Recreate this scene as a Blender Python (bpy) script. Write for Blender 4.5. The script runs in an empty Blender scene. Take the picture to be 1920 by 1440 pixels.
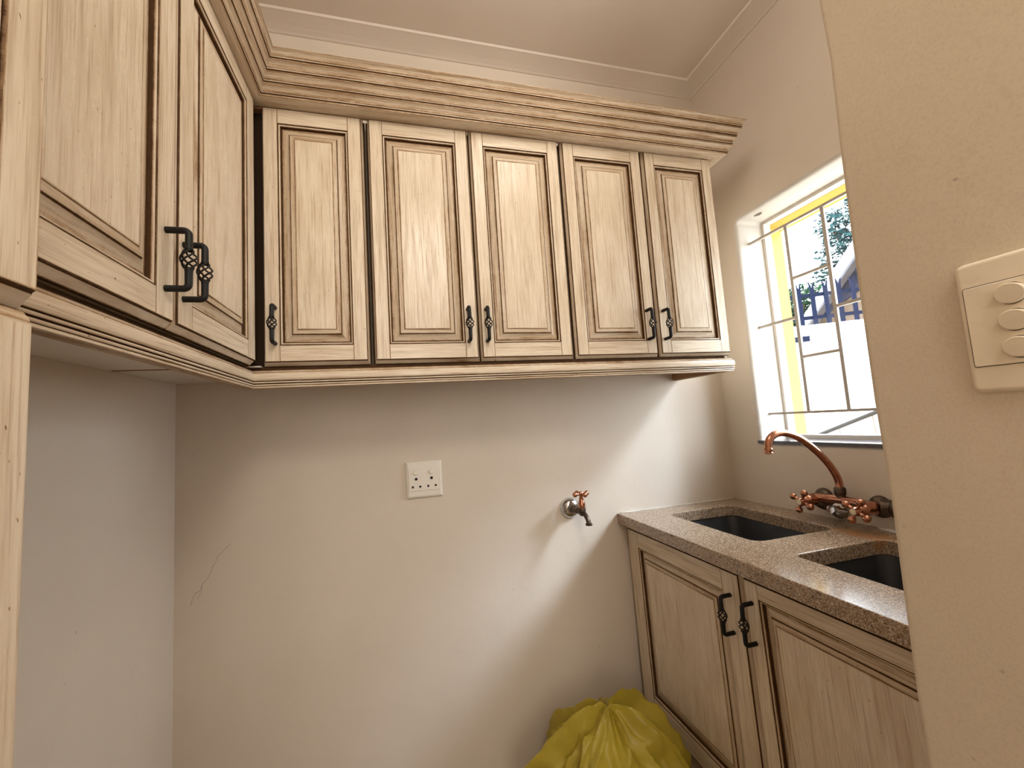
import bpy, bmesh, math, random
from mathutils import Vector, Matrix, noise as mnoise
random.seed(7)
D = bpy.data
SC = bpy.context.scene
COL = SC.collection

# ------------------------------------------------------------------ camera, sky, lights, exposure
cam_data = D.cameras.new('camera'); cam = D.objects.new('camera', cam_data); COL.objects.link(cam)
cam_data.sensor_width = 36.0; cam_data.lens = 36.0 * 783.72 / 1920.0
cam_data.clip_start = 0.02
_r = Vector((0.96487744, -0.25469625, -0.06435332)); _u = Vector((0.03848208, -0.10529085, 0.99369662)); _f = Vector((0.25986661, 0.9612719, 0.09179153))
cam.matrix_world = Matrix(((_r.x, _u.x, -_f.x, 0.6263), (_r.y, _u.y, -_f.y, -1.4149), (_r.z, _u.z, -_f.z, 1.2523), (0, 0, 0, 1)))
SC.camera = cam

world = D.worlds.new('sky'); SC.world = world; world.use_nodes = True
_bg = world.node_tree.nodes['Background']
_bg.inputs['Color'].default_value = (0.92, 0.96, 1.0, 1); _bg.inputs['Strength'].default_value = 6.3

sun_d = D.lights.new('sun', 'SUN'); sun = D.objects.new('sun', sun_d); COL.objects.link(sun)
sun_d.energy = 2.9; sun_d.angle = math.radians(13); sun_d.color = (0.74, 0.86, 1.0)
sun.location = (6, -4, 6)
sun.rotation_euler = Vector((-1.0, 0.62, -0.95)).to_track_quat('-Z', 'Y').to_euler()

glow_d = D.lights.new('wide_fill_sun', 'SUN'); glow = D.objects.new('wide_fill_sun', glow_d); COL.objects.link(glow)  # added second sun, strengthens the soft window light indoors
glow_d.energy = 1.0; glow_d.angle = math.radians(75); glow_d.color = (1.0, 0.98, 0.95); glow.location = (6, -3, 6)
glow.rotation_euler = Vector((-1.0, 0.30, -0.62)).to_track_quat('-Z', 'Y').to_euler()

def area(name, loc, target, sx, sy, power, color):
    d = D.lights.new(name, 'AREA'); d.shape = 'RECTANGLE'; d.size = sx; d.size_y = sy; d.energy = power; d.color = color
    o = D.objects.new(name, d); COL.objects.link(o); o.location = loc
    o.rotation_euler = (Vector(target) - Vector(loc)).to_track_quat('-Z', 'Y').to_euler()
    return o
area('hall_fill_rear', (0.76, -3.3, 1.75), (0.85, 0.0, 1.45), 0.9, 1.4, 12, (1.0, 0.93, 0.83))  # added fill light behind the camera; the rear wall has no opening
area('hall_fill_top', (0.85, -2.1, 2.5), (0.85, -1.2, 0.9), 0.5, 0.5, 8, (1.0, 0.92, 0.81))  # added fill from above in the hall, no fitting modelled

room_fill_d = D.lights.new('room_fill_point', 'POINT'); room_fill = D.objects.new('room_fill_point', room_fill_d); COL.objects.link(room_fill)  # added unseen fill light, lifts the right-hand ceiling and window wall
room_fill_d.energy = 4.6; room_fill_d.color = (1.0, 0.93, 0.84); room_fill_d.shadow_soft_size = 0.2; room_fill.location = (1.08, -0.86, 2.40)

vs = SC.view_settings
SC.display_settings.display_device = 'sRGB'
vs.view_transform = 'Standard'; vs.look = 'None'; vs.exposure = 0.74; vs.gamma = 1.0; vs.use_curve_mapping = False
SC.cycles.max_bounces = 12; SC.cycles.diffuse_bounces = 9; SC.cycles.transparent_max_bounces = 12
SC.cycles.use_denoising = True

# ------------------------------------------------------------------ materials
def new_mat(name):
    m = D.materials.new(name); m.use_nodes = True
    nt = m.node_tree; b = nt.nodes['Principled BSDF']
    return m, nt, b
def N(nt, t, **kw):
    n = nt.nodes.new(t)
    for k, v in kw.items(): setattr(n, k, v)
    return n
def L(nt, a, b): nt.links.new(a, b)
def math_node(nt, op, a, b=None, clamp=False):
    n = N(nt, 'ShaderNodeMath', operation=op); n.use_clamp = clamp
    for i, v in enumerate((a, b)):
        if v is None: continue
        if isinstance(v, (int, float)): n.inputs[i].default_value = v
        else: L(nt, v, n.inputs[i])
    return n.outputs[0]
def mix(nt, fac, a, b):
    n = N(nt, 'ShaderNodeMix', data_type='RGBA')
    for i, v in ((0, fac), (6, a), (7, b)):
        if isinstance(v, (int, float)): n.inputs[i].default_value = v
        elif isinstance(v, tuple): n.inputs[i].default_value = (*v, 1)
        else: L(nt, v, n.inputs[i])
    return n.outputs[2]
def ramp(nt, x, lo, hi):
    n = N(nt, 'ShaderNodeMapRange'); n.clamp = True
    L(nt, x, n.inputs[0]); n.inputs[1].default_value = lo; n.inputs[2].default_value = hi
    return n.outputs[0]
def noise_tex(nt, vec, scale, detail=3, rough=0.55, mapscale=None):
    t = N(nt, 'ShaderNodeTexNoise'); t.inputs['Scale'].default_value = scale; t.inputs['Detail'].default_value = detail; t.inputs['Roughness'].default_value = rough
    if mapscale is not None:
        m = N(nt, 'ShaderNodeMapping'); m.inputs['Scale'].default_value = mapscale; L(nt, vec, m.inputs['Vector']); vec = m.outputs[0]
    L(nt, vec, t.inputs['Vector'])
    return t.outputs[0]
def bump(nt, h, strength, dist, b):
    n = N(nt, 'ShaderNodeBump'); n.inputs['Strength'].default_value = strength; n.inputs['Distance'].default_value = dist
    L(nt, h, n.inputs['Height']); L(nt, n.outputs[0], b.inputs['Normal'])
def flat(name, col, rough=0.5, metal=0.0, spec=0.5):
    m, nt, b = new_mat(name)
    b.inputs['Base Color'].default_value = (*col, 1); b.inputs['Roughness'].default_value = rough; b.inputs['Metallic'].default_value = metal
    b.inputs['Specular IOR Level'].default_value = spec
    return m

def make_wood():
    m, nt, b = new_mat('antiqued_cream_wood')
    g = N(nt, 'ShaderNodeAttribute', attribute_name='glaze').outputs['Fac']
    v = N(nt, 'ShaderNodeAttribute', attribute_name='grain').outputs['Vector']
    streak = noise_tex(nt, v, 1.0, 3, 0.6, (330, 9, 1))
    streak2 = noise_tex(nt, v, 1.0, 2, 0.5, (90, 3.5, 1))
    blotch = noise_tex(nt, v, 1.0, 3, 0.6, (22, 5, 1))
    brk = noise_tex(nt, v, 1.0, 4, 0.65, (160, 45, 1))
    tick = noise_tex(nt, v, 1.0, 2, 0.5, (60, 420, 1))
    speck = noise_tex(nt, v, 1.0, 1, 0.5, (260, 130, 1))
    cream = mix(nt, ramp(nt, blotch, 0.3, 0.7), (0.78, 0.70, 0.575), (0.65, 0.55, 0.42))
    g_b = math_node(nt, 'MULTIPLY', g, math_node(nt, 'ADD', math_node(nt, 'MULTIPLY', brk, 1.5), 0.45))
    g_b = math_node(nt, 'ADD', g_b, math_node(nt, 'MULTIPLY', math_node(nt, 'MULTIPLY', g, ramp(nt, tick, 0.52, 0.72)), 0.3))
    st = math_node(nt, 'MULTIPLY', ramp(nt, streak, 0.48, 0.75), 0.32)
    st2 = math_node(nt, 'MULTIPLY', ramp(nt, streak2, 0.5, 0.75), 0.20)
    sp = math_node(nt, 'MULTIPLY', ramp(nt, speck, 0.74, 0.80), 0.5)
    fac = math_node(nt, 'ADD', math_node(nt, 'ADD', g_b, st), math_node(nt, 'ADD', st2, sp), clamp=True)
    brown = mix(nt, brk, (0.10, 0.052, 0.024), (0.045, 0.022, 0.010))
    mid = mix(nt, ramp(nt, fac, 0.0, 0.55), cream, (0.33, 0.205, 0.105))
    col = mix(nt, ramp(nt, fac, 0.4, 1.0), mid, brown)
    L(nt, col, b.inputs['Base Color'])
    L(nt, math_node(nt, 'ADD', 0.26, math_node(nt, 'MULTIPLY', fac, 0.5)), b.inputs['Roughness'])
    L(nt, math_node(nt, 'SUBTRACT', 0.5, math_node(nt, 'MULTIPLY', fac, 0.4)), b.inputs['Specular IOR Level'])
    bump(nt, math_node(nt, 'ADD', streak, math_node(nt, 'MULTIPLY', tick, math_node(nt, 'MULTIPLY', g, 2.0))), 0.22, 0.0008, b)
    return m
WOOD = make_wood()

def make_plaster(name, c1, c2, sc=1.0, spots=True):
    m, nt, b = new_mat(name)
    p = N(nt, 'ShaderNodeTexCoord').outputs['Object']
    big = noise_tex(nt, p, 2.3 * sc, 4, 0.6)
    fine = noise_tex(nt, p, 140, 3, 0.6)
    lump = noise_tex(nt, p, 22, 3, 0.55)
    col = mix(nt, ramp(nt, big, 0.3, 0.72), c1, c2)
    if spots:
        sp = ramp(nt, noise_tex(nt, p, 75, 1, 0.5), 0.785, 0.82)
        col = mix(nt, math_node(nt, 'MULTIPLY', sp, 0.35), col, (0.20, 0.15, 0.11))
    L(nt, col, b.inputs['Base Color']); b.inputs['Roughness'].default_value = 0.55; b.inputs['Specular IOR Level'].default_value = 0.35
    bump(nt, math_node(nt, 'ADD', math_node(nt, 'MULTIPLY', fine, 0.3), lump), 0.22, 0.003, b)
    return m
PLASTER = make_plaster('beige_wall_paint', (0.655, 0.585, 0.505), (0.605, 0.535, 0.455))
def make_pier():
    m = make_plaster('scuffed_wall_paint', (0.68, 0.60, 0.485), (0.625, 0.545, 0.43)); nt = m.node_tree; b = nt.nodes['Principled BSDF']
    old = b.inputs['Base Color'].links[0].from_socket
    p = N(nt, 'ShaderNodeTexCoord').outputs['Object']
    sm = math_node(nt, 'MULTIPLY', ramp(nt, noise_tex(nt, p, 11, 4, 0.65), 0.60, 0.70), 0.30)
    gr = math_node(nt, 'MULTIPLY', ramp(nt, noise_tex(nt, p, 380, 2, 0.6), 0.45, 0.75), 0.22)
    c = mix(nt, sm, old, (0.40, 0.34, 0.27)); c = mix(nt, gr, c, (0.36, 0.29, 0.21))
    L(nt, c, b.inputs['Base Color']); return m
PIERM = make_pier()
CEIL = make_plaster('ceiling_paint', (0.74, 0.68, 0.61), (0.70, 0.64, 0.57), 1.0, False)
REVEAL = make_plaster('reveal_paint', (0.60, 0.57, 0.53), (0.56, 0.53, 0.485), 1.0, False)
YELLOW = make_plaster('yellow_exterior_paint', (0.62, 0.40, 0.105), (0.58, 0.375, 0.10), 1.0, False)
YELLOW.node_tree.nodes['Principled BSDF'].inputs['Specular IOR Level'].default_value = 0.0; YELLOW.node_tree.nodes['Principled BSDF'].inputs['Roughness'].default_value = 0.9
WHITEWALL = make_plaster('white_boundary_paint', (0.88, 0.86, 0.82), (0.84, 0.82, 0.78), 1.0, False)
FLOORM = make_plaster('tiled_floor', (0.36, 0.29, 0.22), (0.31, 0.25, 0.19), 2.0, False)
PAVING = make_plaster('paving', (0.62, 0.58, 0.52), (0.55, 0.51, 0.46), 2.0, False)

def make_granite():
    m, nt, b = new_mat('speckled_granite')
    p = N(nt, 'ShaderNodeTexCoord').outputs['Object']
    v = N(nt, 'ShaderNodeTexVoronoi'); v.inputs['Scale'].default_value = 520; L(nt, p, v.inputs['Vector'])
    sep = N(nt, 'ShaderNodeSeparateColor'); L(nt, v.outputs['Color'], sep.inputs[0])
    n1 = noise_tex(nt, p, 160, 3, 0.7)
    base = mix(nt, ramp(nt, sep.outputs[0], 0.15, 0.85), (0.38, 0.28, 0.19), (0.18, 0.115, 0.07))
    base = mix(nt, ramp(nt, n1, 0.56, 0.66), base, (0.045, 0.032, 0.026))
    base = mix(nt, ramp(nt, sep.outputs[1], 0.80, 0.90), base, (0.58, 0.47, 0.37))
    # rust and lime stain that the dripping mixer left on the slab
    geo = N(nt, 'ShaderNodeNewGeometry').outputs['Position']
    def blob(c, s, scale=1.0):
        mp = N(nt, 'ShaderNodeMapping', vector_type='TEXTURE'); mp.inputs['Location'].default_value = c; mp.inputs['Scale'].default_value = s
        L(nt, geo, mp.inputs['Vector'])
        ln = N(nt, 'ShaderNodeVectorMath', operation='LENGTH'); L(nt, mp.outputs[0], ln.inputs[0])
        d = math_node(nt, 'ADD', ln.outputs['Value'], math_node(nt, 'MULTIPLY', math_node(nt, 'SUBTRACT', noise_tex(nt, p, 38, 3, 0.6), 0.5), 1.3))
        return math_node(nt, 'SUBTRACT', 1.0, ramp(nt, d, 0.55, 1.1))
    base = mix(nt, math_node(nt, 'MULTIPLY', blob((1.80, -0.55, 0.9), (0.055, 0.075, 0.05)), 0.75), base, (0.36, 0.15, 0.035))
    base = mix(nt, math_node(nt, 'MULTIPLY', blob((1.835, -0.47, 0.9), (0.05, 0.12, 0.05)), 0.5), base, (0.12, 0.085, 0.06))
    L(nt, base, b.inputs['Base Color'])
    b.inputs['Roughness'].default_value = 0.16
    bump(nt, n1, 0.08, 0.0006, b)
    return m
GRANITE = make_granite()

def make_copper(name, c1, c2, rough):
    m, nt, b = new_mat(name)
    p = N(nt, 'ShaderNodeTexCoord').outputs['Object']
    n = noise_tex(nt, p, 55, 3, 0.6)
    L(nt, mix(nt, ramp(nt, n, 0.35, 0.7), c1, c2), b.inputs['Base Color'])
    b.inputs['Metallic'].default_value = 1.0; b.inputs['Roughness'].default_value = rough
    return m
COPPER = make_copper('antique_copper', (0.60, 0.29, 0.19), (0.42, 0.19, 0.12), 0.2)
TARNISH = make_copper('tarnished_dark_brass', (0.16, 0.12, 0.09), (0.07, 0.055, 0.045), 0.42)
CHROME = flat('chrome', (0.62, 0.63, 0.65), 0.12, 1.0)
IRON = flat('black_iron', (0.008, 0.0075, 0.0075), 0.5, 0.0, 0.3)
SINKM = flat('black_composite', (0.022, 0.024, 0.028), 0.5)
STEEL = flat('sink_steel', (0.5, 0.5, 0.5), 0.25, 1.0)
PVC = flat('white_switch_plastic', (0.74, 0.70, 0.63), 0.35)
PVC2 = make_plaster('aged_switch_plastic', (0.80, 0.71, 0.58), (0.74, 0.65, 0.52), 8, False)
HOLE = flat('dark_hole', (0.006, 0.006, 0.006), 0.8)
GAPLINE = flat('seam_shadow_gap', (0.10, 0.08, 0.06), 0.8)
BARM = flat('grey_white_steel_paint', (0.42, 0.38, 0.34), 0.45)
FRAME = flat('window_frame_paint', (0.72, 0.68, 0.62), 0.4)
SLATE = flat('slate_tile', (0.075, 0.075, 0.095), 0.16)
MELAMINE = flat('white_melamine', (0.66, 0.62, 0.57), 0.4)
GAP_SHADE = flat('painted_gap_shade', (0.030, 0.018, 0.010), 0.75, 0.0, 0.1)  # near-black colour standing in for shade in door and corner gaps
BAREWOOD = flat('bare_brown_wood', (0.30, 0.155, 0.075), 0.6)
CRACKM = flat('crack_line', (0.16, 0.125, 0.10), 0.9)
FLAKE = flat('white_paint_flake', (0.74, 0.70, 0.64), 0.7)

def make_bag():
    m, nt, b = new_mat('yellow_plastic_film')
    p = N(nt, 'ShaderNodeTexCoord').outputs['Object']
    n = noise_tex(nt, p, 9, 3, 0.6)
    blot = ramp(nt, noise_tex(nt, p, 5.5, 2, 0.5), 0.56, 0.72)
    c = mix(nt, ramp(nt, n, 0.3, 0.7), (0.52, 0.41, 0.045), (0.42, 0.33, 0.035))
    c = mix(nt, math_node(nt, 'MULTIPLY', blot, 0.45), c, (0.22, 0.20, 0.03))
    L(nt, c, b.inputs['Base Color']); b.inputs['Roughness'].default_value = 0.42
    tr = N(nt, 'ShaderNodeBsdfTranslucent'); L(nt, c, tr.inputs['Color'])
    ms = N(nt, 'ShaderNodeMixShader'); ms.inputs[0].default_value = 0.25
    L(nt, b.outputs[0], ms.inputs[1]); L(nt, tr.outputs[0], ms.inputs[2])
    L(nt, ms.outputs[0], nt.nodes['Material Output'].inputs['Surface'])
    bump(nt, noise_tex(nt, p, 60, 2, 0.5), 0.25, 0.004, b)
    return m
BAG = make_bag()

def make_glass():
    m, nt, b = new_mat('window_glass')
    t = N(nt, 'ShaderNodeBsdfTransparent'); t.inputs['Color'].default_value = (0.95, 0.97, 0.98, 1)
    gl = N(nt, 'ShaderNodeBsdfGlossy'); gl.inputs['Roughness'].default_value = 0.02
    fr = N(nt, 'ShaderNodeFresnel'); fr.inputs['IOR'].default_value = 1.45
    bf = N(nt, 'ShaderNodeNewGeometry').outputs['Backfacing']
    ms = N(nt, 'ShaderNodeMixShader'); L(nt, math_node(nt, 'MULTIPLY', fr.outputs[0], math_node(nt, 'SUBTRACT', 1.0, bf)), ms.inputs[0]); L(nt, t.outputs[0], ms.inputs[1]); L(nt, gl.outputs[0], ms.inputs[2])
    L(nt, ms.outputs[0], nt.nodes['Material Output'].inputs['Surface'])
    return m
GLASS = make_glass()

def make_leaf(name, a, c):
    m, nt, b = new_mat(name)
    oi = N(nt, 'ShaderNodeNewGeometry').outputs['Random Per Island']
    L(nt, mix(nt, oi, a, c), b.inputs['Base Color']); b.inputs['Roughness'].default_value = 0.7; b.inputs['Specular IOR Level'].default_value = 0.05
    return m
LEAF1 = make_leaf('tree_leaf', (0.008, 0.030, 0.033), (0.020, 0.060, 0.060))
LEAF2 = make_leaf('bush_leaf', (0.006, 0.030, 0.012), (0.020, 0.060, 0.026))
BARK = flat('bark', (0.16, 0.11, 0.07), 0.9)
FENCEM = flat('blue_grey_fence_paint', (0.006, 0.010, 0.028), 0.7, 0.0, 0.03)
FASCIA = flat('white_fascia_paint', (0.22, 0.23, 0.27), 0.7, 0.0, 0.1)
ROOFM = flat('roof_sheet', (0.10, 0.085, 0.09), 0.7)
BRICKM = make_plaster('house_wall_paint', (0.10, 0.065, 0.042), (0.085, 0.055, 0.035), 1.0, False)
GABLEM = make_plaster('soffit_shaded_brick', (0.016, 0.016, 0.034), (0.010, 0.010, 0.022), 6.0, False)  # brick colour with the soffit's shadow painted in

# ------------------------------------------------------------------ mesh builder
class MB:
    """Collects flat faces (own vertices per face unless shared is asked) with a glaze value and grain coordinates per vertex."""
    def __init__(s): s.v = []; s.f = []; s.g = []; s.uv = []; s.sm = []
    def face(s, pts, glaze=0.0, grain=None, smooth=False):
        i = len(s.v); s.v += [tuple(p) for p in pts]
        s.g += list(glaze) if hasattr(glaze, '__len__') else [glaze] * len(pts)
        s.uv += list(grain) if grain is not None else [(p[0], p[2]) for p in pts]
        s.f.append(tuple(range(i, i + len(pts)))); s.sm.append(smooth)
    def grid(s, rows, closed=False, smooth=True, glaze=0.0):
        """rows of points joined with shared vertices"""
        base = len(s.v); n = len(rows[0])
        for r in rows:
            for p in r: s.v.append(tuple(p)); s.g.append(glaze); s.uv.append((p[0] + p[1], p[2]))
        for a in range(len(rows) - 1):
            for k in range(n if closed else n - 1):
                k2 = (k + 1) % n
                s.f.append((base + a * n + k, base + a * n + k2, base + (a + 1) * n + k2, base + (a + 1) * n + k)); s.sm.append(smooth)
        return base, n
    def cap(s, idx, smooth=False): s.f.append(tuple(idx)); s.sm.append(smooth)
    def box(s, a, b, glaze=0.0, ax='z'):
        x0, y0, z0 = a; x1, y1, z1 = b
        P = [(x0,y0,z0),(x1,y0,z0),(x1,y1,z0),(x0,y1,z0),(x0,y0,z1),(x1,y0,z1),(x1,y1,z1),(x0,y1,z1)]
        off = random.random() * 9
        for q in ((0,3,2,1),(4,5,6,7),(0,1,5,4),(1,2,6,5),(2,3,7,6),(3,0,4,7)):
            pts = [P[i] for i in q]
            if ax == 'z': gr = [(p[0] + p[1] + off, p[2]) for p in pts]
            elif ax == 'x': gr = [(p[2] + p[1] + off, p[0]) for p in pts]
            else: gr = [(p[2] + p[0] + off, p[1]) for p in pts]
            s.face(pts, glaze, gr)
    def tube(s, path, rad, seg=10, caps=True):
        path = [Vector(p) for p in path]; rows = []; ref = None
        for i, p in enumerate(path):
            t = (path[min(i + 1, len(path) - 1)] - path[max(i - 1, 0)]).normalized()
            if ref is None:
                ref = t.orthogonal().normalized()
            ref = (ref - t * ref.dot(t)).normalized(); w = t.cross(ref)
            r = rad[i] if hasattr(rad, '__len__') else rad
            rows.append([p + (ref * math.cos(a) + w * math.sin(a)) * r for a in [2 * math.pi * k / seg for k in range(seg)]])
        b, n = s.grid(rows, closed=True)
        if caps:
            s.cap([b + k for k in range(n)][::-1]); s.cap([b + (len(rows) - 1) * n + k for k in range(n)])
    def lathe(s, prof, origin, axis, seg=20):
        """prof: (radius, height along axis)"""
        axis = Vector(axis).normalized(); e1 = axis.orthogonal().normalized(); e2 = axis.cross(e1); o = Vector(origin)
        rows = [[o + axis * h + (e1 * math.cos(a) + e2 * math.sin(a)) * max(r, 1e-5) for a in [2 * math.pi * k / seg for k in range(seg)]] for r, h in prof]
        b, n = s.grid(rows, closed=True)
        s.cap([b + k for k in range(n)][::-1]); s.cap([b + (len(rows) - 1) * n + k for k in range(n)])
    def ball(s, c, r, seg=12, sc=(1, 1, 1)):
        rows = []
        for i in range(1, 8):
            t = math.pi * i / 8
            rows.append([(c[0] + sc[0] * r * math.sin(t) * math.cos(a), c[1] + sc[1] * r * math.sin(t) * math.sin(a), c[2] + sc[2] * r * math.cos(t)) for a in [2 * math.pi * k / seg for k in range(seg)]])
        b, n = s.grid(rows, closed=True)
        s.cap([b + k for k in range(n)], True); s.cap([b + 6 * n + k for k in range(n)][::-1], True)
    def mesh(s, name, sharp=40):
        me = D.meshes.new(name); me.from_pydata(s.v, [], s.f); me.update()
        a = me.attributes.new('glaze', 'FLOAT', 'POINT'); a.data.foreach_set('value', s.g)
        a = me.attributes.new('grain', 'FLOAT_VECTOR', 'POINT'); a.data.foreach_set('vector', [c for q in s.uv for c in (q[0], q[1], 0.0)])
        me.polygons.foreach_set('use_smooth', s.sm)
        bm = bmesh.new(); bm.from_mesh(me); bmesh.ops.recalc_face_normals(bm, faces=bm.faces); bm.to_mesh(me); bm.free()
        if any(s.sm): me.set_sharp_from_angle(angle=math.radians(sharp))
        return me
    def build(s, name, mat, parent=None, sharp=40):
        o = D.objects.new(name, s.mesh(name, sharp)); COL.objects.link(o)
        for mm in (mat if isinstance(mat, (list, tuple)) else [mat]): o.data.materials.append(mm)
        if parent is not None: o.parent = parent
        return o

def tag(o, label, cat, group=None):
    o['label'] = label; o['category'] = cat
    if group: o['group'] = group
    return o
def thing(name, label, cat, loc=(0, 0, 0), rz=0.0, group=None):
    o = D.objects.new(name, None); COL.objects.link(o); o.location = loc; o.rotation_euler = (0, 0, rz); o.empty_display_size = 0.05
    return tag(o, label, cat, group)
def structure(o):
    o['kind'] = 'structure'; return o
def place(o, root):
    """parent an object built in world coordinates to a thing without moving it"""
    o.parent = root; o.matrix_parent_inverse = (Matrix.Translation(root.location) @ root.rotation_euler.to_matrix().to_4x4()).inverted(); return o
def part_label(o, l): o['label'] = l; return o

def ring(mb, rect, prof, frame=True):
    """nested rectangle loops in the local door plane (x across, z up, y = -n). prof: (inset_u, inset_v, n, glaze)"""
    x0, z0, x1, z1 = rect; ou = random.random() * 5; ov = random.random() * 5
    def corners(p): return ((x0 + p[0], z0 + p[1]), (x1 - p[0], z0 + p[1]), (x1 - p[0], z1 - p[1]), (x0 + p[0], z1 - p[1]))
    for a, b in zip(prof[:-1], prof[1:]):
        A = corners(a); B = corners(b)
        for k in range(4):
            k2 = (k + 1) % 4
            q = ((A[k], a), (A[k2], a), (B[k2], b), (B[k], b))
            pts = [(c[0], -p[2], c[1]) for c, p in q]
            if k in (0, 2): gr = [(c[1] + ou + abs(p[2]) + k, c[0] + ov) for c, p in q]
            else: gr = [(c[0] + ou + abs(p[2]) + k, c[1] + ov) for c, p in q]
            mb.face(pts, [p[3] for c, p in q], gr)
    return corners(prof[-1])
def cap_rect(mb, C, n, glaze, along='z'):
    o = random.random() * 7
    pts = [(c[0], -n, c[1]) for c in C]
    mb.face(pts, glaze, [(c[0] + o, c[1] + o) if along == 'z' else (c[1] + o, c[0] + o) for c in C])

def handle_mesh(length=0.090, stand=0.030, r=0.0050):
    """black bar handle with a twisted birdcage; local: foot plane y=0, outward -y, along z from 0 to length"""
    mb = MB(); c = 0.007
    def bend(z, d):   # from the foot out and round the corner; d=+1 goes up
        P = [(0, 0.002, z), (0, -stand + c, z)]
        for k in range(1, 6):
            a = math.pi / 2 * k / 5
            P.append((0, -stand + c - c * math.sin(a), z + d * (c - c * math.cos(a))))
        return P
    mid = length / 2; hb = 0.0165
    low = bend(0, 1) + [(0, -stand, mid - hb)]
    up = bend(length, -1) + [(0, -stand, mid + hb)]
    for P in (low, up):
        rr = [r * 1.0] * (len(P) - 1) + [r * 1.05]
        mb.tube(P, rr, 10)
    # beads where the wires gather
    mb.ball((0, -stand, mid - hb), r * 1.15, 10, (1, 1, 0.9)); mb.ball((0, -stand, mid + hb), r * 1.15, 10, (1, 1, 0.9))
    for w in range(5):
        P = []
        for k in range(15):
            t = k / 14; a = 2 * math.pi * w / 5 + t * math.pi * 1.25
            rad = 0.0030 + 0.0075 * math.sin(math.pi * t) ** 0.9
            P.append((rad * math.cos(a), -stand + rad * math.sin(a), mid - hb + 2 * hb * t))
        mb.tube(P, 0.0015, 6, False)
    return mb
HANDLE_MB = handle_mesh()
HANDLE_ME = HANDLE_MB.mesh('handle'); HANDLE_ME.materials.append(IRON)

def door(root, x, z, w, h, stile_l=0.033, stile_r=0.033, rail_t=0.040, rail_b=0.040, cu=0.006, cv=0.011, y=0.0, handle=None, name='door', warp=None):
    """raised panel door. (x, z) is the lower left corner of the FLAT front (without the bevelled edge) in the cabinet's frame; front at local y"""
    X0, Z0, W, H = x - cu, z - cv, w + 2 * cu, h + 2 * cv
    mb = MB(); R = (0, 0, W, H)
    ring(mb, R, [(0, 0, -0.020, .9), (0, 0, -0.0150, .8), (cu * .18, cv * .12, -0.0128, .12), (cu * .55, cv * .5, -0.0078, .06), (cu * .80, cv * .80, -0.0032, .14), (cu * .86, cv * .86, -0.0034, 1.1), (cu, cv, -0.0006, .7)])
    cap_rect(mb, [(0, 0), (W, 0), (W, H), (0, H)], -0.020, .6)
    a0, b0, a1, b1 = cu + stile_l, cv + rail_b, W - cu - stile_r, H - cv - rail_t
    O = (a0, b0, a1, b1)
    ring(mb, O, [(0, 0, -0.004, .5), (0, 0, -0.0002, .5), (.0008, .0008, -0.0030, .95), (.0016, .0016, -0.0030, .75), (.0026, .0026, -0.0014, .12), (.0050, .0050, -0.0022, .14), (.0060, .0060, -0.0040, .5), (.0064, .0064, -0.0062, 1.15), (.0070, .0070, -0.0105, 1.2), (.0090, .0090, -0.0112, 1.2)])
    d = mb.build(name, WOOD, root); d.location = (X0, y, Z0)
    # raised panel: tongue, cove, fillet, small bead, flat field
    pm = MB()
    C = ring(pm, O, [(.0078, .0078, -0.0106, 1.1), (.0090, .0090, -0.0101, .50), (.0115, .0115, -0.0099, .28), (.0160, .0160, -0.0094, .17), (.0200, .0200, -0.0082, .12), (.0235, .0235, -0.0064, .10), (.0264, .0264, -0.0044, .2), (.0276, .0276, -0.0040, .9), (.0283, .0283, -0.0026, .95), (.0294, .0294, -0.0020, .2), (.0345, .0345, -0.0016, .14), (.0385, .0385, -0.0011, .20), (.0396, .0396, -0.0013, .62), (.0404, .0404, -0.0004, .30), (.0425, .0425, 0.0, .05)])
    cap_rect(pm, C, 0.0, .02)
    pm.build('panel', WOOD, d)
    def flatpiece(nm, r, along):
        q = MB()
        C = ring(q, r, [(0, 0, -.010, .7), (0, 0, -.0004, .55), (.0004, .0004, 0, .35), (.0016, .0016, 0, .06)])
        cap_rect(q, C, 0.0, .03, along); q.build(nm, WOOD, d)
    flatpiece('stile', (cu, cv, a0, H - cv), 'z'); flatpiece('stile', (a1, cv, W - cu, H - cv), 'z')
    flatpiece('rail', (a0, cv, a1, b0), 'x'); flatpiece('rail', (a0, b1, a1, H - cv), 'x')
    if handle:
        hx, hz = handle
        k = D.objects.new('handle', HANDLE_ME); COL.objects.link(k); k.parent = d; k.location = (hx - X0, 0, hz - Z0)
        k['label'] = 'black iron handle with twisted birdcage grip'
    return d

def sweep(mb, prof, path, cap_ends=True):
    """prof: (o, z, glaze); path: list of functions o -> (x, y)"""
    run = 0.0
    for i in range(len(path) - 1):
        off = random.random() * 3
        for a, b in zip(prof[:-1], prof[1:]):
            p = [path[i](a[0]), path[i + 1](a[0]), path[i + 1](b[0]), path[i](b[0])]
            zz = (a[1], a[1], b[1], b[1]); gl = (a[2], a[2], b[2], b[2])
            ln = math.dist(path[i](0), path[i + 1](0))
            c1 = a[0] * 1.3 + a[1] + off; c2 = b[0] * 1.3 + b[1] + off
            mb.face([(q[0], q[1], z) for q, z in zip(p, zz)], gl, [(c1, run), (c1, run + ln), (c2, run + ln), (c2, run)])
        run += math.dist(path[i](0), path[i + 1](0))
    if cap_ends:
        for fn in (path[0], path[-1]):
            mb.face([(*fn(a[0]), a[1]) for a in prof], .15)

# ------------------------------------------------------------------ key dimensions (metres)
W = 1.8907            # right wall plane
ZC = 2.6116           # ceiling
ZCT = 0.90            # worktop top
PX, PY = 1.124, -1.075  # face and front edge of the wall pier at the right
D1, D2 = 0.289, 0.2835  # front of the door plane: back run (y=-D1) and left run
YH = -3.6             # far end of the hall behind the camera
WT = 0.215            # thickness of the window wall

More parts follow.
